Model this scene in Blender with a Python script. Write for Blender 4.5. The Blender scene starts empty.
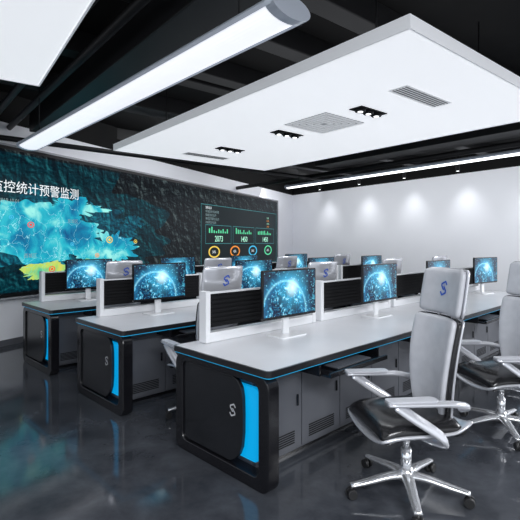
import bpy, bmesh, math, random
from mathutils import Vector, Matrix
random.seed(4)
S = bpy.context.scene
COL = S.collection
try:
    S.view_settings.view_transform = 'Standard'
except Exception: pass

# ------------------------------------------------------------ materials
def mat(name, col, rough=.5, metal=0., emis=None, es=0., noise=None, spec=None, coat=0):
    m = bpy.data.materials.new(name); m.use_nodes = True
    nt = m.node_tree; b = nt.nodes['Principled BSDF']
    b.inputs['Base Color'].default_value = (*col, 1)
    b.inputs['Roughness'].default_value = rough
    b.inputs['Metallic'].default_value = metal
    if coat: b.inputs['Coat Weight'].default_value = coat
    if spec is not None: b.inputs['Specular IOR Level'].default_value = spec
    if emis:
        b.inputs['Emission Color'].default_value = (*emis, 1)
        b.inputs['Emission Strength'].default_value = es
    if noise:
        sc, c2 = noise
        tc = nt.nodes.new('ShaderNodeTexCoord'); n = nt.nodes.new('ShaderNodeTexNoise')
        n.inputs['Scale'].default_value = sc; n.inputs['Detail'].default_value = 5
        r = nt.nodes.new('ShaderNodeValToRGB')
        r.color_ramp.elements[0].position = .35; r.color_ramp.elements[1].position = .68
        r.color_ramp.elements[0].color = (*col, 1); r.color_ramp.elements[1].color = (*c2, 1)
        nt.links.new(tc.outputs['Object'], n.inputs['Vector'])
        nt.links.new(n.outputs['Fac'], r.inputs['Fac'])
        nt.links.new(r.outputs['Color'], b.inputs['Base Color'])
    return m

def emis_noise(name, stops, scale, strength, detail=6, dist=.0, rough=.25, borders=None, relief=0):
    m = bpy.data.materials.new(name); m.use_nodes = True
    nt = m.node_tree; b = nt.nodes['Principled BSDF']; L = nt.links
    b.inputs['Base Color'].default_value = (.003, .003, .005, 1)
    b.inputs['Roughness'].default_value = rough
    b.inputs['Specular IOR Level'].default_value = .2
    tc = nt.nodes.new('ShaderNodeTexCoord')
    n = nt.nodes.new('ShaderNodeTexNoise')
    n.inputs['Scale'].default_value = scale; n.inputs['Detail'].default_value = detail
    n.inputs['Distortion'].default_value = dist
    L.new(tc.outputs['Object'], n.inputs['Vector'])
    fac = n.outputs['Fac']
    if relief:
        off = nt.nodes.new('ShaderNodeVectorMath'); off.operation = 'ADD'; off.inputs[1].default_value = (.022, 0, .022)
        n2 = nt.nodes.new('ShaderNodeTexNoise')
        for k in ('Scale', 'Detail', 'Distortion'): n2.inputs[k].default_value = n.inputs[k].default_value
        n.inputs['Roughness'].default_value = .56; n2.inputs['Roughness'].default_value = .56
        L.new(tc.outputs['Object'], off.inputs[0]); L.new(off.outputs[0], n2.inputs['Vector'])
        sb = nt.nodes.new('ShaderNodeMath'); sb.operation = 'SUBTRACT'; L.new(n.outputs['Fac'], sb.inputs[0]); L.new(n2.outputs['Fac'], sb.inputs[1])
        ml = nt.nodes.new('ShaderNodeMath'); ml.operation = 'MULTIPLY_ADD'; ml.inputs[1].default_value = relief; ml.inputs[2].default_value = .42
        L.new(sb.outputs[0], ml.inputs[0]); fac = ml.outputs[0]
    r = nt.nodes.new('ShaderNodeValToRGB')
    e = r.color_ramp.elements
    e[0].position, e[0].color = stops[0][0], (*stops[0][1], 1)
    e[1].position, e[1].color = stops[-1][0], (*stops[-1][1], 1)
    for p, c in stops[1:-1]:
        x = e.new(p); x.color = (*c, 1)
    L.new(fac, r.inputs['Fac'])
    out = r.outputs['Color']
    if borders:
        bs, bw, bc = borders
        dn = nt.nodes.new('ShaderNodeTexNoise'); dn.inputs['Scale'].default_value = 5; dn.inputs['Detail'].default_value = 4
        mx = nt.nodes.new('ShaderNodeMixRGB'); mx.blend_type = 'ADD'; mx.inputs['Fac'].default_value = .35
        L.new(tc.outputs['Object'], dn.inputs['Vector']); L.new(tc.outputs['Object'], mx.inputs['Color1']); L.new(dn.outputs['Color'], mx.inputs['Color2'])
        v = nt.nodes.new('ShaderNodeTexVoronoi'); v.feature = 'DISTANCE_TO_EDGE'; v.inputs['Scale'].default_value = bs
        L.new(mx.outputs['Color'], v.inputs['Vector'])
        lt = nt.nodes.new('ShaderNodeMath'); lt.operation = 'LESS_THAN'; lt.inputs[1].default_value = bw
        L.new(v.outputs['Distance'], lt.inputs[0])
        m2 = nt.nodes.new('ShaderNodeMixRGB'); m2.inputs['Color2'].default_value = (*bc, 1)
        L.new(lt.outputs[0], m2.inputs['Fac']); L.new(out, m2.inputs['Color1']); out = m2.outputs['Color']
    L.new(out, b.inputs['Emission Color'])
    b.inputs['Emission Strength'].default_value = strength
    return m

M_black = mat('black_metal', (.007, .007, .009), .2)
M_panelblk = mat('black_panel', (.008, .009, .011), .25, noise=(3, (.013, .014, .017)))
M_top = mat('desk_laminate', (.68, .69, .72), .34, noise=(2.5, (.73, .74, .77)))
M_rim = mat('black_rim', (.01, .01, .012), .3)
M_edge = mat('light_edge', (.55, .56, .58), .35)
M_cab = mat('graphite_steel', (.09, .095, .11), .42, noise=(4, (.11, .115, .13)))
M_cabd = mat('vent_dark', (.008, .008, .009), .7, spec=.15)
M_cyan = mat('cyan_light', (0, .25, .45), .3, emis=(.0, .34, .74), es=.7)
M_strip = mat('cyan_light_strip', (0, .25, .45), .3, emis=(.02, .45, .85), es=.5)
M_white = mat('white_lacquer', (.76, .77, .79), .3)
M_chair = mat('pearl_grey_leather', (.47, .48, .515), .32, noise=(14, (.53, .54, .575)))
M_shell = mat('silver_shell', (.66, .67, .71), .18, .5)
M_seat = mat('black_leather', (.010, .010, .011), .22, noise=(15, (.016, .016, .018)))
M_chrome = mat('brushed_aluminium', (.80, .81, .83), .18, .8)
M_rubber = mat('black_rubber', (.015, .015, .016), .45)
M_blue = mat('blue_emblem', (.008, .06, .38), .4, emis=(.01, .07, .5), es=.15)
M_emb = mat('white_emblem', (.5, .5, .52), .4)
M_wall = mat('white_wall_paint', (.80, .81, .85), .6, noise=(1.2, (.82, .83, .87)))
M_ceil = mat('black_ceiling_paint', (.003, .003, .0035), .8, noise=(2, (.005, .005, .005)), spec=.2)
M_duct = mat('black_painted_duct', (.006, .006, .007), .5, noise=(3, (.010, .010, .011)), spec=.3)
M_pan = mat('white_panel_added_glow', (.78, .79, .81), .5, emis=(.93, .955, 1.), es=.68)  # emission painted in for light the white board only reflects
M_panedge = mat('panel_edge_added_glow', (.8, .8, .82), .5, emis=(.9, .95, 1), es=.2)  # slight glow put into the trim, which is no lamp
M_lum = mat('lamp_diffuser', (.9, .9, .9), .4, emis=(.95, .97, 1.), es=3.)
M_tube = mat('tube_diffuser', (.85, .85, .88), .35, emis=(.92, .94, 1.), es=.8)
M_alu = mat('lamp_aluminium', (.50, .54, .61), .3, .3, emis=(.4, .45, .55), es=.06)
M_grille = mat('grey_grille_added_glow', (.3, .31, .33), .5, emis=(.5, .52, .55), es=.2)  # glow put into the diffuser backing to match the emissive panel
M_grillew = mat('pale_grille_added_glow', (.55, .56, .58), .5, emis=(.7, .72, .75), es=.4)  # added emission keeps the unlit grilles from turning dark
M_frame = mat('screen_frame', (.01, .01, .011), .3)

M_floor = bpy.data.materials.new('polished_resin_floor'); M_floor.use_nodes = True
nt = M_floor.node_tree; b = nt.nodes['Principled BSDF']
b.inputs['Specular IOR Level'].default_value = .42
tc = nt.nodes.new('ShaderNodeTexCoord')
n1 = nt.nodes.new('ShaderNodeTexNoise'); n1.inputs['Scale'].default_value = 2.6; n1.inputs['Detail'].default_value = 11; n1.inputs['Distortion'].default_value = .3
n1.inputs['Roughness'].default_value = .66
r1 = nt.nodes.new('ShaderNodeValToRGB')
r1.color_ramp.elements[0].position = .30; r1.color_ramp.elements[0].color = (.025, .028, .035, 1)
r1.color_ramp.elements[1].position = .74; r1.color_ramp.elements[1].color = (.080, .086, .099, 1)
r2 = nt.nodes.new('ShaderNodeMapRange'); r2.inputs['To Min'].default_value = .06; r2.inputs['To Max'].default_value = .12
nt.links.new(tc.outputs['Object'], n1.inputs['Vector'])
nt.links.new(n1.outputs['Fac'], r1.inputs['Fac']); nt.links.new(r1.outputs['Color'], b.inputs['Base Color'])
nt.links.new(n1.outputs['Fac'], r2.inputs['Value']); nt.links.new(r2.outputs['Result'], b.inputs['Roughness'])

M_terrain = emis_noise('relief_terrain', [(.15, (.001, .002, .003)), (.42, (.004, .007, .009)), (.62, (.013, .021, .024)), (.95, (.07, .095, .095))], 4.2, 1., 12, .3, relief=5)
M_land = emis_noise('glowing_map', [(.30, (.0, .10, .26)), (.43, (.0, .26, .45)), (.54, (.02, .52, .64)), (.68, (.35, .92, .84))], 2.8, 1., 9, .5, borders=(3.4, .006, (.40, .90, .95)))
M_shelf = emis_noise('map_shelf', [(.2, (.0, .022, .04)), (.5, (.0, .075, .12)), (.85, (.01, .22, .28))], 5.0, 1., 10, .5, relief=3.5)
M_sea = emis_noise('sea_glow', [(.15, (.0, .007, .012)), (.5, (.0, .026, .038)), (.9, (.01, .11, .13))], 4.2, 1., 12, .3, relief=4)
M_hot = emis_noise('heat_patch', [(.38, (.10, .60, .35)), (.5, (.55, .80, .15)), (.62, (.90, .75, .15))], 3, .9, 4, .3, borders=(5, .012, (.2, .9, .6)))
M_green = emis_noise('green_patch', [(.35, (.02, .40, .35)), (.7, (.3, .85, .45))], 5, .9, 5, .5)
M_dash = mat('dashboard_glass', (.003, .004, .005), .3, emis=(.003, .009, .011), es=1, spec=.2)
def em(name, c, s=1.): return mat(name, tuple(x*.2 for x in c), .4, emis=c, es=s)
E_white = em('text_white', (.88, .94, .97)); E_teal = em('teal_line', (.03, .22, .24)); E_or = em('ring_orange', (.9, .30, .03))
E_gr = em('ring_green', (.1, .7, .35)); E_cy = em('ring_cyan', (.05, .5, .8)); E_red = em('marker_red', (.85, .06, .03)); E_ye = em('ring_yellow', (.85, .60, .08))
E_grey = em('text_grey', (.22, .32, .33)); E_num = em('number_mint', (.45, .95, .7))

def monitor_mat():
    m = bpy.data.materials.new('glowing_globe_wallpaper'); m.use_nodes = True
    nt = m.node_tree; b = nt.nodes['Principled BSDF']; L = nt.links; N = nt.nodes.new
    b.inputs['Base Color'].default_value = (.004,.006,.01,1); b.inputs['Roughness'].default_value = .25
    tc = N('ShaderNodeTexCoord')
    def dist(c):
        ds = N('ShaderNodeVectorMath'); ds.operation='DISTANCE'; ds.inputs[1].default_value=c
        L.new(tc.outputs['Object'], ds.inputs[0]); return ds.outputs['Value']
    def ramp(src, stops):
        r=N('ShaderNodeValToRGB'); e=r.color_ramp.elements
        e[0].position=stops[0][0]; e[0].color=(*stops[0][1],1); e[1].position=stops[-1][0]; e[1].color=(*stops[-1][1],1)
        for p_,c in stops[1:-1]:
            x=e.new(p_); x.color=(*c,1)
        L.new(src, r.inputs['Fac']); return r.outputs['Color']
    d=dist((-.07,-.0135,.20))
    nz = N('ShaderNodeTexNoise'); nz.inputs['Scale'].default_value=19; nz.inputs['Detail'].default_value=12; nz.inputs['Distortion'].default_value=.4; nz.inputs['Roughness'].default_value=.7
    L.new(tc.outputs['Object'], nz.inputs['Vector'])
    ins=ramp(nz.outputs['Fac'],[(.45,(.0,.008,.035)),(.52,(.0,.06,.16)),(.58,(.03,.38,.60)),(.65,(.75,.97,1))])
    sky=ramp(nz.outputs['Fac'],[(.42,(.0,.005,.02)),(.56,(.0,.035,.09)),(.65,(.05,.36,.52))])
    limb=ramp(d,[(.16,(.0,.0,.0)),(.245,(.01,.13,.26)),(.257,(.25,.65,.8)),(.275,(.01,.15,.28)),(.34,(.0,.0,.0))])
    msk=N('ShaderNodeMath'); msk.operation='LESS_THAN'; msk.inputs[1].default_value=.25; L.new(d,msk.inputs[0])
    mix=N('ShaderNodeMixRGB'); L.new(msk.outputs[0],mix.inputs['Fac']); L.new(sky,mix.inputs['Color1']); L.new(ins,mix.inputs['Color2'])
    burst=ramp(dist((.02,-.0135,.40)),[(.0,(1.,1.,1.)),(.035,(.6,.9,.97)),(.09,(.04,.27,.40)),(.22,(0,0,0))])
    vo=N('ShaderNodeTexVoronoi'); vo.inputs['Scale'].default_value=38; L.new(tc.outputs['Object'],vo.inputs['Vector'])
    sp=N('ShaderNodeMath'); sp.operation='LESS_THAN'; sp.inputs[1].default_value=.22; L.new(vo.outputs['Distance'],sp.inputs[0])
    cur=mix.outputs['Color']
    for c in (limb,burst):
        a=N('ShaderNodeMixRGB'); a.blend_type='ADD'; a.inputs['Fac'].default_value=1; L.new(cur,a.inputs['Color1']); L.new(c,a.inputs['Color2']); cur=a.outputs['Color']
    a=N('ShaderNodeMixRGB'); a.blend_type='ADD'; L.new(sp.outputs[0],a.inputs['Fac']); L.new(cur,a.inputs['Color1']); a.inputs['Color2'].default_value=(.14,.48,.6,1)
    L.new(a.outputs['Color'], b.inputs['Emission Color']); b.inputs['Emission Strength'].default_value=.95
    return m
M_mon = monitor_mat()

# ------------------------------------------------------------ geometry helpers
def link(o, parent=None):
    COL.objects.link(o)
    if parent: o.parent = parent
    return o
def obj_from_bm(name, bm, m, parent=None, smooth=False, loc=(0,0,0), rot=(0,0,0)):
    me = bpy.data.meshes.new(name); bmesh.ops.recalc_face_normals(bm, faces=bm.faces); bm.to_mesh(me); bm.free()
    if smooth:
        for p in me.polygons: p.use_smooth = True
    for x in (m if isinstance(m, (list, tuple)) else [m]): me.materials.append(x)
    o = bpy.data.objects.new(name, me); o.location = loc; o.rotation_euler = rot
    return link(o, parent)
def empty(name, loc, rotz=0, label='', cat='', group=None):
    o = bpy.data.objects.new(name, None); o.empty_display_size = .1
    o.location = loc; o.rotation_euler = (0, 0, rotz); COL.objects.link(o)
    tag(o, label, cat, group); return o
def tag(o, label, cat, group=None):
    if label: o['label'] = label
    if cat: o['category'] = cat
    if group: o['group'] = group
def bm_box(bm, x0, x1, y0, y1, z0, z1, mi=0, bev=0):
    vs = [bm.verts.new(c) for c in [(x0,y0,z0),(x1,y0,z0),(x1,y1,z0),(x0,y1,z0),(x0,y0,z1),(x1,y0,z1),(x1,y1,z1),(x0,y1,z1)]]
    fs = []
    for f in [(3,2,1,0),(4,5,6,7),(0,1,5,4),(1,2,6,5),(2,3,7,6),(3,0,4,7)]:
        fc = bm.faces.new([vs[i] for i in f]); fc.material_index = mi; fs.append(fc)
    if bev:
        es = list({e for f in fs for e in f.edges})
        bmesh.ops.bevel(bm, geom=es, offset=bev, segments=2, affect='EDGES', profile=.5)
def box(name, b6, m, parent=None, bev=0.004):
    bm = bmesh.new(); bm_box(bm, *b6, bev=bev); return obj_from_bm(name, bm, m, parent)
def rrect(a0, a1, b0, b1, r, n=6):
    pts = []
    for cx, cy, st in [(a1-r, b1-r, 0), (a0+r, b1-r, 90), (a0+r, b0+r, 180), (a1-r, b0+r, 270)]:
        for i in range(n+1):
            t = math.radians(st + 90*i/n); pts.append((cx+r*math.cos(t), cy+r*math.sin(t)))
    return pts
def prism(bm, pts, fn, c0, c1, mi=0):
    A = [bm.verts.new(fn(p, c0)) for p in pts]; B = [bm.verts.new(fn(p, c1)) for p in pts]
    fs=[bm.faces.new(A), bm.faces.new(B[::-1])]; k = len(pts)
    for i in range(k): fs.append(bm.faces.new([A[i], A[(i+1)%k], B[(i+1)%k], B[i]]))
    for f in fs: f.material_index=mi
def ring_prism(bm, outer, inner, fn, c0, c1, mi=0):
    k = len(outer)
    O0=[bm.verts.new(fn(p,c0)) for p in outer]; O1=[bm.verts.new(fn(p,c1)) for p in outer]
    I0=[bm.verts.new(fn(p,c0)) for p in inner]; I1=[bm.verts.new(fn(p,c1)) for p in inner]
    for i in range(k):
        j=(i+1)%k
        for f in ([O0[i],O0[j],O1[j],O1[i]],[I0[i],I1[i],I1[j],I0[j]],[O0[i],I0[i],I0[j],O0[j]],[O1[i],O1[j],I1[j],I1[i]]):
            bm.faces.new(f).material_index=mi
YZ = lambda p, c: (c, p[0], p[1])
XZ = lambda p, c: (p[0], c, p[1])
XY = lambda p, c: (p[0], p[1], c)
def bm_cyl(bm, p0, p1, r0, r1=None, n=16, mi=0):
    p0, p1 = Vector(p0), Vector(p1); r1 = r0 if r1 is None else r1
    z = (p1-p0).normalized(); x = z.orthogonal().normalized(); y = z.cross(x)
    A=[];B=[]
    for i in range(n):
        t=2*math.pi*i/n; d=x*math.cos(t)+y*math.sin(t)
        A.append(bm.verts.new(p0+d*r0)); B.append(bm.verts.new(p1+d*r1))
    for i in range(n):
        j=(i+1)%n; f=bm.faces.new([A[i],A[j],B[j],B[i]]); f.material_index=mi; f.smooth=True
    bm.faces.new(A[::-1]).material_index=mi; bm.faces.new(B).material_index=mi
def sweep(bm, pts, prof, up=Vector((1,0,0)), cap=True):
    pts=[Vector(p) for p in pts]; rings=[]
    for i,p in enumerate(pts):
        t=(pts[min(i+1,len(pts)-1)]-pts[max(i-1,0)]).normalized()
        a=(up-t*up.dot(t)).normalized(); b_=t.cross(a)
        pr = prof(i/(len(pts)-1)) if callable(prof) else prof
        rings.append([bm.verts.new(p+a*q[0]+b_*q[1]) for q in pr])
    k=len(rings[0])
    for i in range(len(rings)-1):
        for j in range(k):
            bm.faces.new([rings[i][j],rings[i][(j+1)%k],rings[i+1][(j+1)%k],rings[i+1][j]])
    if cap: bm.faces.new(rings[0][::-1]); bm.faces.new(rings[-1])
def bez(pts, n=6):
    P=[Vector(p) for p in pts]; P=[P[0]*2-P[1]]+P+[P[-1]*2-P[-2]]; out=[]
    for i in range(1,len(P)-2):
        for k in range(n):
            t=k/n; a,b_,c,d=P[i-1],P[i],P[i+1],P[i+2]
            out.append(.5*((2*b_)+(c-a)*t+(2*a-5*b_+4*c-d)*t*t+(3*b_-a-3*c+d)*t**3))
    out.append(P[-2]); return out
def ell(a,b_,n=12): return [(a*math.cos(2*math.pi*i/n), b_*math.sin(2*math.pi*i/n)) for i in range(n)]
def surf(name, fn, nu, nv, thick, m, parent, sub=1):
    bm=bmesh.new(); g=[[bm.verts.new(fn(u/nu,v/nv)) for u in range(nu+1)] for v in range(nv+1)]
    for v in range(nv):
        for u in range(nu): bm.faces.new([g[v][u],g[v][u+1],g[v+1][u+1],g[v+1][u]])
    o=obj_from_bm(name,bm,m,parent,True)
    s=o.modifiers.new('s','SOLIDIFY'); s.thickness=thick; s.offset=0
    if sub: q=o.modifiers.new('q','SUBSURF'); q.levels=sub; q.render_levels=sub
    return o
def logo(name, m, parent, fn, h, w=.10):
    # split S: two separate angular hooks, nested point-symmetrically
    up=[(.54,.44),(.24,.80),(-.44,.50),(-.44,.28),(.00,-.20)]
    dn=[(-x,-y) for x,y in up]
    bm=bmesh.new()
    for pl in (up,dn):
        for i in range(len(pl)-1):
            a=Vector(pl[i]);c=Vector(pl[i+1]);d=(c-a).normalized();n=Vector((-d.y,d.x))*w;a2=a-d*w*.4;c2=c+d*w*.4
            bm.faces.new([bm.verts.new(fn(q.x*h/2,q.y*h/2)) for q in (a2+n,a2-n,c2-n,c2+n)])
    return obj_from_bm(name,bm,m,parent)
def copy_tree(o, parent=None):
    c=o.copy(); COL.objects.link(c)
    if parent: c.parent=parent
    for ch in list(o.children): copy_tree(ch,c)
    return c
def place(o, loc, rot): o.location=loc; o.rotation_euler=(0,0,rot); return o
def text_mesh(name, body, size, m, parent, loc, rot=(math.pi/2,0,0), align='LEFT', bold=0):
    cu=bpy.data.curves.new(name,'FONT'); cu.body=body; cu.size=size; cu.align_x=align; cu.offset=bold
    t=bpy.data.objects.new(name,cu); COL.objects.link(t)
    bpy.context.view_layer.update()
    me=bpy.data.meshes.new_from_object(t.evaluated_get(bpy.context.evaluated_depsgraph_get()))
    bpy.data.objects.remove(t); me.materials.clear(); me.materials.append(m)
    o=bpy.data.objects.new(name,me); o.location=loc; o.rotation_euler=rot; return link(o,parent)

# ------------------------------------------------------------ camera
cam=bpy.data.cameras.new('camera'); co=bpy.data.objects.new('camera',cam); COL.objects.link(co)
co.location=(0,0,1.52); co.rotation_euler=(math.pi/2,0,0); cam.lens=36*450/520; cam.sensor_width=36
cam.shift_y=-17/520; cam.clip_start=.02; S.camera=co

# ------------------------------------------------------------ room
def structure(o, label=''):
    o['kind']='structure'
    if label: o['label']=label
    return o
WH=3.3; CH=3.75
def poly_slab(name, pts, z0, z1, m):
    bm=bmesh.new(); prism(bm, pts, XY, z0, z1); return obj_from_bm(name,bm,m)
W0=Vector((-3.8,6.58)); wdir=Vector((.44,.897)).normalized(); corner=W0+wdir*11.4
R1=Vector((6.0,10.4)); rdir=(R1-corner).normalized()
LA=W0-wdir*4.5; RB=corner+rdir*17
FP=[(LA.x-3,-3.5),(RB.x+.6,-3.5),(RB.x+.6,18.2),(LA.x-3,18.2)]
structure(poly_slab('floor',FP,-.1,0,M_floor),'dark blue-grey polished mottled resin floor')
structure(poly_slab('ceiling',FP,CH,CH+.1,M_ceil),'black painted open ceiling')
def wall(name,a,b_,z0,z1,m,t=.15,side=1):
    d=(b_-a).normalized(); n=Vector((-d.y,d.x))*t*side
    return structure(poly_slab(name,[tuple(a),tuple(b_),tuple(b_+n),tuple(a+n)],z0,z1,m))
wall('wall_left',LA,corner,0,WH,M_wall)
wall('wall_back',corner,RB,0,WH,M_wall)
wall('trim_1',LA,corner,WH,CH,M_ceil)
wall('trim_2',corner,RB,WH,CH,M_ceil)
wall('baseboard_left',LA,corner-wdir*.02,0,.09,M_cab,t=.012,side=-1)
wall('baseboard_back',corner+rdir*.02,RB,0,.09,M_cab,t=.012,side=-1)

rn=Vector((-rdir.y,rdir.x)); rin=-rn
for t in (1.9,3.6,5.2,6.75,8.4,10.2):
    p=corner+rdir*t+rin*.45
    f=empty('wall_washer_downlight',(p.x,p.y,3.42),0,'small black round downlight hanging near the white wall','lamp','wall washer downlights')
    bm=bmesh.new(); bm_cyl(bm,(0,0,-.12),(0,0,.33),.045,n=20); obj_from_bm('housing',bm,M_duct,f)
    bm=bmesh.new(); bm_cyl(bm,(0,0,-.122),(0,0,-.118),.035,n=20); obj_from_bm('lens',bm,M_lum,f)
    l=bpy.data.lights.new('spot','SPOT'); l.energy=36; l.spot_size=math.radians(82); l.spot_blend=1.; l.shadow_soft_size=.12; l.color=(.95,.97,1)
    lo=bpy.data.objects.new('spot_light',l); lo.location=(0,0,-.14); lo.parent=f
    tgt=Vector((-rin.x*.24,-rin.y*.24,-1.2)); lo.rotation_euler=tgt.to_track_quat('-Z','Y').to_euler(); COL.objects.link(lo)

# ------------------------------------------------------------ ceiling panels
AP=Vector((-.636,.772)); BP=Vector((.772,.636))
rot_p=math.atan2(BP.y,BP.x)
ZP=2.80
p=empty('ceiling_panel',(.89,2.68,ZP),rot_p,'large white suspended rectangular ceiling panel with grilles and spotlights','ceiling panel')  # the board is no lamp; its glow is put into the material
LX,LY=2.7,4.55
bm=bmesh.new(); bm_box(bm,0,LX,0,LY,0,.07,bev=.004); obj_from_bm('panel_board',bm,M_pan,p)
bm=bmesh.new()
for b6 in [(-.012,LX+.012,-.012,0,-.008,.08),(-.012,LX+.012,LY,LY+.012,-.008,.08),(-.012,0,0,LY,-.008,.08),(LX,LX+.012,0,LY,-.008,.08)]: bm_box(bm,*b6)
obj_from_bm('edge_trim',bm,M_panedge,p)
for sx,sy in ((.5,.6),(.5,4),(2.2,.6),(2.2,4)):
    bm=bmesh.new(); bm_cyl(bm,(sx,sy,.07),(sx,sy,CH-ZP),.008,n=8); obj_from_bm('suspension_rod',bm,M_duct,p)
def slot_grille(y):
    bm=bmesh.new(); x0,x1=1.2-.36,1.2+.36
    bm_box(bm,x0,x1,y-.09,y+.09,-.006,0,0)
    for i in range(5):
        yy=y-.07+i*.03; bm_box(bm,x0+.02,x1-.02,yy,yy+.012,-.008,-.006,1)
    obj_from_bm('air_grille',bm,[M_grillew,M_cab],p)
slot_grille(.64); slot_grille(4.1)
def tri_spot(y):
    bm=bmesh.new(); bm_box(bm,1.2-.2,1.2+.2,y-.075,y+.075,-.008,0,0)
    for k in (-1,0,1):
        bm_cyl(bm,(1.2+k*.125,y,-.03),(1.2+k*.125,y,-.006),.05,.055,n=18,mi=1)
        bm_cyl(bm,(1.2+k*.125,y,-.032),(1.2+k*.125,y,-.029),.025,n=14,mi=2)
    obj_from_bm('grille_spotlight',bm,[M_cabd,M_duct,M_lum],p)
for y in (1.2,2.36,3.5): tri_spot(y)
bm=bmesh.new(); cy=1.78
bm_box(bm,1.2-.3,1.2+.3,cy-.3,cy+.3,-.006,0,1)
for k in range(5):
    s=.292-k*.055
    ring_prism(bm,rrect(1.2-s,1.2+s,cy-s,cy+s,.006,2),rrect(1.2-s+.032,1.2+s-.032,cy-s+.032,cy+s-.032,.004,2),XY,-.012,-.005,0)
obj_from_bm('air_diffuser',bm,[M_grillew,M_grille],p)

p2=empty('ceiling_panel',(-.78,2.22,ZP),rot_p-math.radians(4),'plain white suspended ceiling panel with bright underside','ceiling panel')  # plain board, brightened by emission in its material
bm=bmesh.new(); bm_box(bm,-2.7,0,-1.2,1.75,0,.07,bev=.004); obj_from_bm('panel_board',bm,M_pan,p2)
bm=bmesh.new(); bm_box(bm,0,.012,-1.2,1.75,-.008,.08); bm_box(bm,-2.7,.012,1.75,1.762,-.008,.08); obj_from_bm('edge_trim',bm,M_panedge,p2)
for sx,sy in ((-.4,.2),(-.4,1.5),(-2.3,1.5)):
    bm=bmesh.new(); bm_cyl(bm,(sx,sy,.07),(sx,sy,CH-ZP),.008,n=8); obj_from_bm('suspension_rod',bm,M_duct,p2)

# ------------------------------------------------------------ linear lamps
def linear_lamp(a,b_,z,w,h,label,dm,k=.82):
    a=Vector(a);b_=Vector(b_);d=b_-a;L=d.length
    r=empty('linear_pendant_lamp',(a.x,a.y,z),math.atan2(d.y,d.x),label,'ceiling lamp')
    n=14; lo=[(w*.5*k*math.cos(math.pi+math.pi*i/n),h*.50*math.sin(math.pi+math.pi*i/n)) for i in range(n+1)]
    bm=bmesh.new(); prism(bm,lo,lambda q,c:(c,q[0],q[1]),.04,L-.04); obj_from_bm('diffuser',bm,dm,r,False)
    up=[(w*.5*math.cos(math.pi*i/n),h*.45*math.sin(math.pi*i/n)) for i in range(n+1)]
    up=[(w*.48,-h*.22)]+up+[(-w*.48,-h*.22),(-w*.5*k,0),(w*.5*k,0)]
    bm=bmesh.new(); prism(bm,up,lambda q,c:(c,q[0],q[1]),0,L); obj_from_bm('housing',bm,M_alu,r)
    for x0,x1 in ((-.02,.04),(L-.04,L+.02)):
        bm=bmesh.new(); prism(bm,ell(w*.505,h*.54,24),lambda q,c:(c,q[0],q[1]),x0,x1); obj_from_bm('end_cap',bm,M_alu,r)
    for x in (.4,L-.4):
        bm=bmesh.new(); bm_cyl(bm,(x,0,h*.4),(x,0,CH-z),.006,n=8); obj_from_bm('suspension_cable',bm,M_duct,r)
    return r
linear_lamp((.15,2.3),(-2.85,5.55),2.72,.28,.11,'long rounded white tube pendant lamp with grey metal sides',M_tube,.86)
linear_lamp((3.9,6.0),(.62,10.3),2.8,.13,.09,'thin long bright linear pendant lamp',M_lum)

# ------------------------------------------------------------ black ducts / beams
def beam(name,c,ang,L,w,z0,z1,label,round_=False):
    bm=bmesh.new()
    if round_: bm_cyl(bm,(-L/2,0,(z0+z1)/2),(L/2,0,(z0+z1)/2),(z1-z0)/2,n=20)
    else: bm_box(bm,-L/2,L/2,-w/2,w/2,z0,z1,bev=.01)
    o=obj_from_bm(name,bm,M_duct,None,False,(c[0],c[1],0),(0,0,ang)); 
    tag(o,label,'pipe' if round_ else 'duct'); return o
aB=rot_p; aA=rot_p+math.pi/2
for k,(x,y) in enumerate([(-2.2,4.6),(-1.2,7.2),(1.2,9.4),(3.4,6.2),(-1.6,3.2),(2.2,7.8),(.1,11.2)]):
    beam('ceiling_beam',(x,y),aB,9.5,.22,3.52,CH,'black painted ceiling beam')['group']='ceiling beams'
beam('air_duct',(-1.1,4.2),aA,6.5,.5,3.14,3.5,'black rectangular air duct under the ceiling')
beam('air_duct',(3.9,6.7),aA,8,.5,3.16,3.5,'black rectangular air duct under the ceiling')
for k,off in enumerate((0,.22,.4)):
    beam('ceiling_pipe',(-2.0-off,4.6-off*.8),aA,6.5,.08,3.20,3.28,'thin black pipe under the ceiling',True)['group']='ceiling pipes'
beam('ceiling_pipe',(1.6,10.2),aA,8,.08,3.05,3.15,'thin black pipe under the ceiling',True)['group']='ceiling pipes'
beam('ceiling_pipe',(-1.8,8.2),aB,9,.08,3.02,3.1,'thin black pipe under the ceiling',True)['group']='ceiling pipes'

# ------------------------------------------------------------ video wall
vw=empty('video_wall',(W0.x,W0.y,0),math.atan2(wdir.y,wdir.x),'huge black-framed video wall showing a glowing cyan map and dashboard','display')
X0,X1,Z0,Z1=-1.2,9.75,.77,2.89
bm=bmesh.new(); bm_box(bm,X0-.06,X1+.06,-.10,-.014,Z0-.06,Z1+.06,bev=.01); obj_from_bm('frame',bm,M_frame,vw)
bm=bmesh.new(); ring_prism(bm,[(X0-.08,Z0-.08),(X1+.08,Z0-.08),(X1+.08,Z1+.08),(X0-.08,Z1+.08)],[(X0-.05,Z0-.05),(X1+.05,Z0-.05),(X1+.05,Z1+.05),(X0-.05,Z1+.05)],XZ,-.106,-.014)
obj_from_bm('bezel_edge',bm,M_shell,vw)
def flat(name,pts,m,y,parent=vw,z0=0):
    bm=bmesh.new(); bm.faces.new([bm.verts.new((q[0],y,q[1])) for q in pts]); return obj_from_bm(name,bm,m,parent)
flat('screen_image',[(X0,Z0),(X1,Z0),(X1,Z1),(X0,Z1)],M_terrain,-.102)
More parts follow.
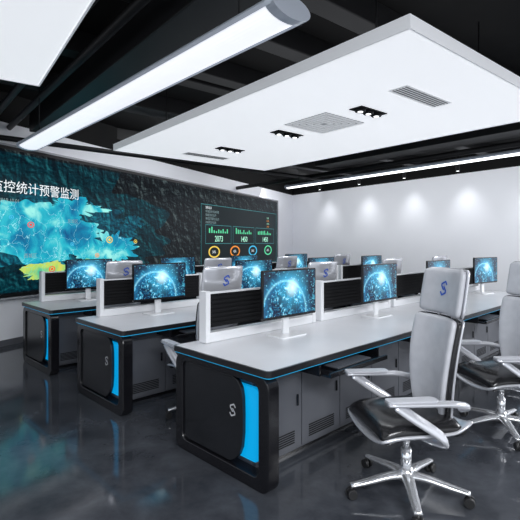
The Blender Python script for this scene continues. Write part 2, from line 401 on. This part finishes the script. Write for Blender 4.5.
def blob(cx,cz,rx,rz,seed,n=220,amp=.28,rough=.8):
    R=random.Random(seed); ph=[(R.uniform(0,6.28),R.uniform(.4,1)) for _ in range(40)]
    out=[]
    for i in range(n):
        t=2*math.pi*i/n; r=1+sum(amp/(k*rough+1.4)*w*math.sin((k+2)*t+f) for k,(f,w) in enumerate(ph))
        out.append((max(X0+.02,cx+rx*r*math.cos(t)),min(Z1-.04,max(Z0+.02,cz+rz*r*math.sin(t)))))
    return out
flat('map_sea',blob(.6,1.75,2.8,1.3,3,amp=.16,rough=.5),M_sea,-.1035)
flat('map_shelf',blob(.7,1.66,1.9,.70,13,amp=.2,rough=.5),M_shelf,-.1042)
flat('map_land',blob(.45,1.72,1.35,.48,11,amp=.30),M_land,-.105)
flat('map_land',blob(2.05,1.40,.62,.30,21,amp=.36,rough=.5),M_land,-.1048)
flat('map_land',blob(1.25,2.12,.6,.14,31,amp=.4,rough=.5),M_land,-.1049)
flat('map_land',blob(2.7,1.95,.3,.10,37,amp=.4,rough=.5),M_shelf,-.1049)
flat('map_region',blob(.72,1.06,.46,.15,5),M_hot,-.107)
flat('map_region',blob(1.50,1.13,.24,.11,15),M_green,-.1065)
def disc(x,z,r,m,y,name='map_marker'):
    n=20
    bm=bmesh.new(); O=[bm.verts.new((x+r*math.cos(2*math.pi*i/n),y,z+r*.8*math.sin(2*math.pi*i/n))) for i in range(n)]
    I=[bm.verts.new((x+r*.72*math.cos(2*math.pi*i/n),y,z+r*.58*math.sin(2*math.pi*i/n))) for i in range(n)]
    for i in range(n): bm.faces.new([O[i],O[(i+1)%n],I[(i+1)%n],I[i]])
    bm.faces.new([bm.verts.new((x+r*.4*math.cos(2*math.pi*i/n),y,z+r*.32*math.sin(2*math.pi*i/n))) for i in range(n)])
    return obj_from_bm(name,bm,m,vw)
for x,z,m,r in ((.42,1.80,E_red,.06),(.80,1.1,E_red,.06),(2.05,1.58,E_ye,.08),(1.2,1.5,E_cy,.04),(.1,1.9,E_cy,.04),(1.75,1.3,E_or,.05),(2.75,1.55,E_ye,.05)):
    disc(x,z,r,m,-.109)
text_mesh('title_text','监控统计预警监测',.195,E_white,vw,(-.22,-.11,2.275),bold=0)
for k,(x,z) in enumerate(((-.1,2.12),(1.1,1.86),(.3,1.3))):
    text_mesh('map_text',('2019.10.01','东城区','西城区')[k],.075,E_grey,vw,(x,-.11,z))
DX0,DX1,DZ0,DZ1=5.10,9.65,.90,2.50
flat('dashboard',[(DX0,DZ0),(DX1,DZ0),(DX1,DZ1),(DX0,DZ1)],M_dash,-.106)
def rect_line(x0,x1,z0,z1,m,w=.014,name='dashboard_border'):
    bm=bmesh.new(); o=[(x0,z0),(x1,z0),(x1,z1),(x0,z1)]; i_=[(x0+w,z0+w),(x1-w,z0+w),(x1-w,z1-w),(x0+w,z1-w)]
    O=[bm.verts.new((a,-.109,c)) for a,c in o]; I=[bm.verts.new((a,-.109,c)) for a,c in i_]
    for k in range(4): bm.faces.new([O[k],O[(k+1)%4],I[(k+1)%4],I[k]])
    obj_from_bm(name,bm,m,vw)
rect_line(DX0,DX1,DZ0,DZ1,E_teal)
R=random.Random(7)
for i in range(5):
    z=2.42-i*.092
    text_mesh('dashboard_text',('预警监测','东城区统计监测预警','西城区统计监测','南城区预警统计监测','北城区统计监测')[i],.072,E_grey if i else E_white,vw,(5.3,-.11,z-.03))
    if i: text_mesh('dashboard_text','%d.%d%%'%(R.randint(12,98),R.randint(0,9)),.072,E_num if i%2 else E_or,vw,(8.9,-.11,z-.03))
for k,(a,c,s) in enumerate(((5.3,6.6,'2073'),(6.7,8.0,'1450'),(8.1,9.45,'1450'))):
    rect_line(a,c,1.50,1.99,E_teal)
    text_mesh('dashboard_number',s,.21,E_num,vw,((a+c)/2,-.11,1.56),align='CENTER',bold=.002)
    bm=bmesh.new()
    for i in range(9):
        x=a+.16+i*.112; h=R.uniform(.04,.17)
        bm.faces.new([bm.verts.new((u,-.109,w_)) for u,w_ in ((x,1.78),(x+.06,1.78),(x+.06,1.78+h),(x,1.78+h))])
    obj_from_bm('bar_chart',bm,E_gr,vw)
for k,(x,m) in enumerate(((5.72,E_ye),(6.82,E_or),(7.92,E_cy),(9.0,E_gr))):
    bm=bmesh.new(); n=30; zc=1.29
    O=[bm.verts.new((x+.28*math.cos(2*math.pi*i/n),-.109,zc+.155*math.sin(2*math.pi*i/n))) for i in range(n)]
    I=[bm.verts.new((x+.22*math.cos(2*math.pi*i/n),-.109,zc+.12*math.sin(2*math.pi*i/n))) for i in range(n)]
    for i in range(n): bm.faces.new([O[i],O[(i+1)%n],I[(i+1)%n],I[i]])
    obj_from_bm('ring_gauge',bm,m,vw)
    text_mesh('gauge_text','%d%%'%(34+11*k),.10,E_white,vw,(x-.10,-.11,zc-.035))

# ------------------------------------------------------------ desk
ROT=math.radians(44.4)
Bv=Vector((math.cos(ROT),math.sin(ROT))); Av=Vector((-Bv.y,Bv.x))
SEAT=1.41; SX0=.86; LEN=5.85; DEP=1.0
def build_desk():
    r=empty('console_desk',(0,0,0),0,'long control-room desk, pale grey top, black looped ends with cyan light','desk','control room desks')
    bm=bmesh.new(); prism(bm,rrect(0.012,LEN,.012,DEP,.03,4),XY,.732,.752); obj_from_bm('desktop',bm,M_top,r)
    bm=bmesh.new(); ring_prism(bm,rrect(-.004,LEN+.012,-.004,DEP+.012,.035,4),rrect(.012,LEN,.012,DEP,.03,4),XY,.713,.7525)
    obj_from_bm('desk_rim',bm,M_rim,r)
    box('under_board',(.02,LEN-.01,.02,DEP-.01,.702,.731),M_edge,r,.003)
    bm=bmesh.new(); ring_prism(bm,rrect(.004,LEN+.004,.004,DEP+.004,.03,4),rrect(.03,LEN-.02,.03,DEP-.02,.02,4),XY,.7055,.7125); obj_from_bm('light_strip',bm,M_strip,r)
    for x0 in (.012,LEN-.10):
        bm=bmesh.new(); ring_prism(bm,rrect(.012,DEP-.012,0,.701,.068,7),rrect(.10,DEP-.095,.080,.655,.05,7),YZ,x0,x0+.095)
        o=obj_from_bm('end_frame',bm,M_black,r)
        bv=o.modifiers.new('b','BEVEL'); bv.width=.006; bv.segments=2; bv.limit_method='ANGLE'
    pts=[(DEP-.10,.09),(DEP-.10,.65),(.36,.65),(.310,.635),(.275,.590),(.262,.53),(.258,.42),(.260,.30),(.272,.21),(.298,.155),(.338,.115),(.39,.09)]
    bm=bmesh.new(); prism(bm,pts,YZ,.028,.056); o=obj_from_bm('end_panel',bm,M_panelblk,r)
    bv=o.modifiers.new('b','BEVEL'); bv.width=.003; bv.segments=2; bv.limit_method='ANGLE'
    bm=bmesh.new(); prism(bm,rrect(.135,.45,.135,.605,.06,6),YZ,.062,.086); obj_from_bm('light_panel',bm,M_cyan,r)
    logo('emblem',M_emb,r,lambda a,c:(.0268,.355-a,.43+c),.10,.09)
    bm=bmesh.new(); bm_box(bm,.115,LEN-.11,.26,.93,.04,.70,bev=.004); obj_from_bm('cabinet',bm,M_cab,r)
    box('plinth',(.14,LEN-.14,.29,.90,0,.039),M_black,r,0)
    nd=12; w=(LEN-.24)/nd
    for i in range(nd):
        x=.125+i*w
        d=box('cabinet_door',(x+.005,x+w-.005,.245,.259,.06,.60),M_cab,r,.003)
        bm=bmesh.new()
        for k in range(6):
            zz=.10+k*.016; bm_box(bm,x+.08,x+w-.08,.242,.2445,zz,zz+.008)
        obj_from_bm('door_vent',bm,M_cabd,d)
        bm=bmesh.new(); bm_box(bm,x+w-.06,x+w-.045,.232,.2445,.36,.44,bev=.003); obj_from_bm('door_handle',bm,M_black,d)
    for s in range(4):
        c=SX0+s*SEAT
        bm=bmesh.new(); bm_box(bm,c-.36,c+.36,-.08,.24,.628,.642,0,.003); bm_box(bm,c-.36,c+.36,-.085,-.065,.628,.66,0,.003)
        for q in (-.375,.36): bm_box(bm,c+q,c+q+.015,0,.24,.628,.70,0)
        obj_from_bm('keyboard_tray',bm,M_black,r)
        x0=c-.62; x1=c+.62; y=.9
        bm=bmesh.new()
        bm_box(bm,x0,x1,y-.012,y+.012,.865,1.125,0)
        bm_box(bm,x0-.01,x1+.01,y-.022,y+.022,1.126,1.138,1)
        for k in range(7):
            zz=.88+k*.034; bm_box(bm,x0+.02,x1-.02,y-.020,y+.020,zz,zz+.022,0)
        obj_from_bm('divider_panel',bm,[M_cabd,M_white],r)
        bm=bmesh.new(); bm_box(bm,x0,x1,y-.04,y+.04,.754,.83,0,.005); obj_from_bm('cable_duct',bm,M_white,r)
        for px in (x0-.045,x1+.0):
            bm=bmesh.new(); bm_box(bm,px,px+.045,y-.045,y+.045,.754,1.15,0,.006); obj_from_bm('divider_post',bm,M_white,r)
    return r
desk=build_desk()
P=[Vector((.05,2.665)),Vector((-1.19,3.89)),Vector((-2.38,5.10))]
desks=[desk]+[copy_tree(desk) for _ in range(2)]
lab=['pale grey console desk beside tall office chairs, cyan-lit black end','pale grey console desk between two other desks, cyan-lit black end','pale grey console desk near the video screen, cyan-lit black end']
for d,q,l in zip(desks,P,lab): place(d,(q.x,q.y,0),ROT); d['label']=l
def W(row,b_,a,z): q=P[row]+Bv*b_+Av*a; return (q.x,q.y,z)

# ------------------------------------------------------------ monitor
def build_monitor():
    r=empty('monitor',(0,0,0),0,'thin black computer monitor showing a glowing cyan globe, on stand','monitor','desk monitors')
    w,h=.64,.39; zc=.355
    bm=bmesh.new(); prism(bm,rrect(-w/2,w/2,zc-h/2,zc+h/2,.012,3),XZ,-.012,.012)
    prism(bm,rrect(-w/3.2,w/3.2,zc-h/3,zc+h/3,.03,3),XZ,.0125,.035); obj_from_bm('housing',bm,M_black,r)
    flat('display',[(-w/2+.012,zc-h/2+.02),(w/2-.012,zc-h/2+.02),(w/2-.012,zc+h/2-.012),(-w/2+.012,zc+h/2-.012)],M_mon,-.0135,r)
    bm=bmesh.new(); bm_box(bm,-.035,.035,.036,.06,.012,zc+.02,bev=.004); obj_from_bm('stand_neck',bm,M_white,r)
    bm=bmesh.new(); prism(bm,rrect(-.15,.15,-.07,.14,.03,4),XY,0,.012); obj_from_bm('stand_base',bm,M_white,r)
    return r
mon=build_monitor(); first=True
def build_keyboard():
    bm=bmesh.new(); bm_box(bm,-.22,.22,-.07,.07,0,.012,0,.003)
    for i in range(5):
        for j in range(15):
            x=-.21+j*.028; y=-.062+i*.025; bm_box(bm,x,x+.024,y,y+.021,.012,.018,1)
    o=obj_from_bm('keyboard',bm,[M_black,M_cab]); tag(o,'slim black keyboard on a pull-out desk tray','keyboard','keyboards'); return o
kb=build_keyboard()
for row in range(3):
    for s in range(4):
        c=SX0+s*SEAT-(-.02 if row==0 else (.10 if row==1 else .13))
        tw=math.radians(random.uniform(-2,2))
        if row==0 and s==3: c+=.22; tw=-math.radians(10)
        m=mon if first else copy_tree(mon)
        place(m,W(row,c,.62,.7525),ROT+tw)
        k=kb if first else copy_tree(kb)
        place(k,W(row,SX0+s*SEAT,0.03,.6425),ROT)
        first=False

# ------------------------------------------------------------ chair
def build_chair():
    r=empty('office_chair',(0,0,0),0,'tall pearl-grey office chair with black seat, silver arms, blue emblem','chair','office chairs')
    bm=bmesh.new()
    for i in range(5):
        t=2*math.pi*(i/5)+.3; d=Vector((math.cos(t),math.sin(t),0))
        pts=bez([Vector((0,0,.115))+d*.02,Vector((0,0,.112))+d*.12,Vector((0,0,.092))+d*.25,Vector((0,0,.078))+d*.355])
        sweep(bm,pts,lambda u:ell(.040-.017*u,.024-.012*u,10),up=Vector((-d.y,d.x,0)))
    bm_cyl(bm,(0,0,.085),(0,0,.16),.05,.04,20)
    obj_from_bm('star_base',bm,M_chrome,r,True)
    for i in range(5):
        t=2*math.pi*(i/5)+.3; d=Vector((math.cos(t),math.sin(t),0)); n=Vector((-d.y,d.x,0)); c=d*.35+Vector((0,0,.031))
        bm=bmesh.new()
        for s in (-1,1): bm_cyl(bm,c+n*s*.008,c+n*s*.028,.031,.027,18)
        bm_cyl(bm,c-n*.009,c+n*.009,.012,n=10); bm_cyl(bm,d*.35+Vector((0,0,.035)),d*.35+Vector((0,0,.075)),.009,n=10)
        obj_from_bm('caster',bm,M_rubber,r)
    bm=bmesh.new(); bm_cyl(bm,(0,0,.16),(0,0,.27),.032,n=18); bm_cyl(bm,(0,0,.27),(0,0,.385),.022,n=18); obj_from_bm('gas_lift',bm,M_chrome,r)
    bm=bmesh.new(); bm_box(bm,-.10,.10,-.15,.11,.36,.405,bev=.014); obj_from_bm('tilt_mechanism',bm,M_chrome,r)
    def shell(u,v):
        x=(u-.5)*2; yy=.285-.565*v; w=.285-.03*abs(v-.5)
        z=.405+.055*abs(x)**2.5 - .02*(v<.15)*(.15-v)/.15 + max(0,v-.82)*.35
        return (x*w,yy,z)
    surf('seat_shell',shell,8,10,.026,M_shell,r)
    def cush(u,v):
        x=(u-.5)*2; yy=.268-.485*v
        ed=max(abs(x),abs(v-.5)*2)
        return (x*.255,yy,.474+.014*(1-abs(x)**3)-.03*max(0,ed-.8)/.2-.03*max(0,.12-v)/.12)
    surf('seat_cushion',cush,10,10,.082,M_seat,r)
    def yb(z): t=max(0,min(1,(z-.44)/.64)); return -.225-.05*t+.03*math.sin(t*math.pi)
    def wd(v): return .170+.058*math.sin(min(1,v*1.25)*math.pi/2)
    def back(u,v):
        x=(u-.5)*2; z=.445+.630*v
        return (x*(wd(v)+.008),yb(z)+.075*abs(x)**2.2-.030,z)
    surf('backrest_shell',back,8,12,.020,M_shell,r)
    def core(u,v):
        x=(u-.5)*2; z=.47+.602*v
        return (x*(wd(v)+.005),yb(z)+.070*abs(x)**2.2-.004,z)
    surf('backrest_core',core,8,12,.026,M_seat,r)
    def pad(u,v):
        x=(u-.5)*2; z=.50+.570*v
        return (x*(wd(v)-.014),yb(z)+.064*abs(x)**2.2+.024,z)
    surf('backrest_cushion',pad,8,12,.040,M_chair,r)
    def head(u,v):
        x=(u-.5)*2; z=1.080+.282*v; w=.212-.008*abs(v-.4)
        if abs(x)>.9: z=z+(.5-v)*.008
        return (x*w,-.252-.045*v+.045*abs(x)**2.2,z)
    surf('headrest',head,8,6,.038,M_chair,r)
    def hback(u,v):
        x=(u-.5)*2; z=1.074+.292*v; w=.224-.008*abs(v-.4)
        return (x*w,-.280-.045*v+.048*abs(x)**2.2,z)
    surf('headrest_shell',hback,8,6,.018,M_shell,r)
    for sx in (-.07,.07):
        bm=bmesh.new(); bm_cyl(bm,(sx,-.268,1.03),(sx,-.268,1.13),.011,n=10); obj_from_bm('headrest_rod',bm,M_chrome,r)
    sl=.045/.282
    logo('emblem',M_blue,r,lambda a,c:(a,-.280-sl*(.158+c)-.0125+.048*abs(a/.224)**2.2,1.24+c),.11)
    logo('emblem',M_blue,r,lambda a,c:(-a,-.252-sl*(.158+c)+.0245+.045*abs(a/.212)**2.2,1.24+c),.105)
    for s in (-1,1):
        bm=bmesh.new()
        pts=bez([(s*.20,-.235,.57),(s*.266,-.215,.605),(s*.296,-.10,.636),(s*.298,.06,.648),(s*.290,.27,.658)])
        sweep(bm,pts,lambda u:ell(.024+.016*u,.024-.010*u,8),up=Vector((1,0,0)))
        pts=bez([(s*.292,.22,.652),(s*.298,.13,.585),(s*.298,-.01,.49),(s*.288,-.08,.43),(s*.21,-.09,.392),(s*.05,-.04,.383)])
        sweep(bm,pts,lambda u:ell(.038-.006*u,.012,8),up=Vector((.35,0,.5)))
        obj_from_bm('armrest',bm,M_shell,r,True)
        bm=bmesh.new(); prism(bm,rrect(s*.288-.036,s*.288+.036,.0,.295,.026,5),XY,.660,.670)
        ap=obj_from_bm('arm_pad',bm,M_cush if False else M_chair,r); ap.rotation_euler=(.03,0,0)
    return r
ch=build_chair(); first=True
free=[((.89,2.74),101),((1.95,3.64),100),((2.94,4.68),80)]
for (x,y),a in free:
    c=ch if first else copy_tree(ch); first=False
    place(c,(x,y,0),math.radians(a))
seats=[(1,.60,-.40,3),(1,2.0,-.40,8),(1,3.45,-.40,6),(1,4.85,-.40,4),
       (2,.60,-.40,6),(2,1.95,-.40,8),(2,3.3,-.40,4),(2,4.75,-.40,6)]
for row,b_,a,dr in seats:
    c=copy_tree(ch); c.scale=(.96,.95,.97)
    place(c,W(row,b_,a,0),ROT-math.radians(dr))

# ------------------------------------------------------------ lighting
w=bpy.data.worlds.new('world'); S.world=w; w.use_nodes=True
w.node_tree.nodes['Background'].inputs[0].default_value=(.88,.93,1,1)
w.node_tree.nodes['Background'].inputs[1].default_value=1.3
def area(loc,rot,sx,sy,e,name='added_fill_light'):
    l=bpy.data.lights.new(name,'AREA'); l.shape='RECTANGLE'; l.size=sx; l.size_y=sy; l.energy=e; l.color=(.95,.97,1)
    o=bpy.data.objects.new(name,l); o.location=loc; o.rotation_euler=rot; COL.objects.link(o); return o
area((1.5,-1.6,3.2),(0,0,0),3,2,440)  # unseen fill added behind the camera to brighten the desks
area((6.5,4.0,3.2),(0,0,0),2,3,500)  # second added fill, out of view on the right, no real fixture
def washer(a,d,n_in,t,L,off,z,e,down):  # unseen strip light aimed at a wall, added to brighten it
    c=a+d*t+n_in*off; aim=Vector((-n_in.x,-n_in.y,-down)).normalized()
    zq=-aim; x=Vector((d.x,d.y,0)); y=zq.cross(x).normalized()
    M=Matrix((x,y,zq)).transposed()
    o=area((c.x,c.y,z),M.to_euler(),L,.35,e,'added_wall_fill'); return o
washer(corner,rdir,rin,7.5,14,2.4,3.1,150,.45)  # added fill that lifts the back wall
wn=Vector((wdir.y,-wdir.x))
washer(W0,wdir,wn,5.5,10,1.3,3.6,60,.25)  # weaker added fill for the wall around the screen
q=Vector((.89,2.68))+AP*2.3+BP*.2
area((q.x,q.y,ZP-.012),(0,0,rot_p),.25,4.2,18,'added_panel_fill')  # extra light strip added under the panel to brighten the room
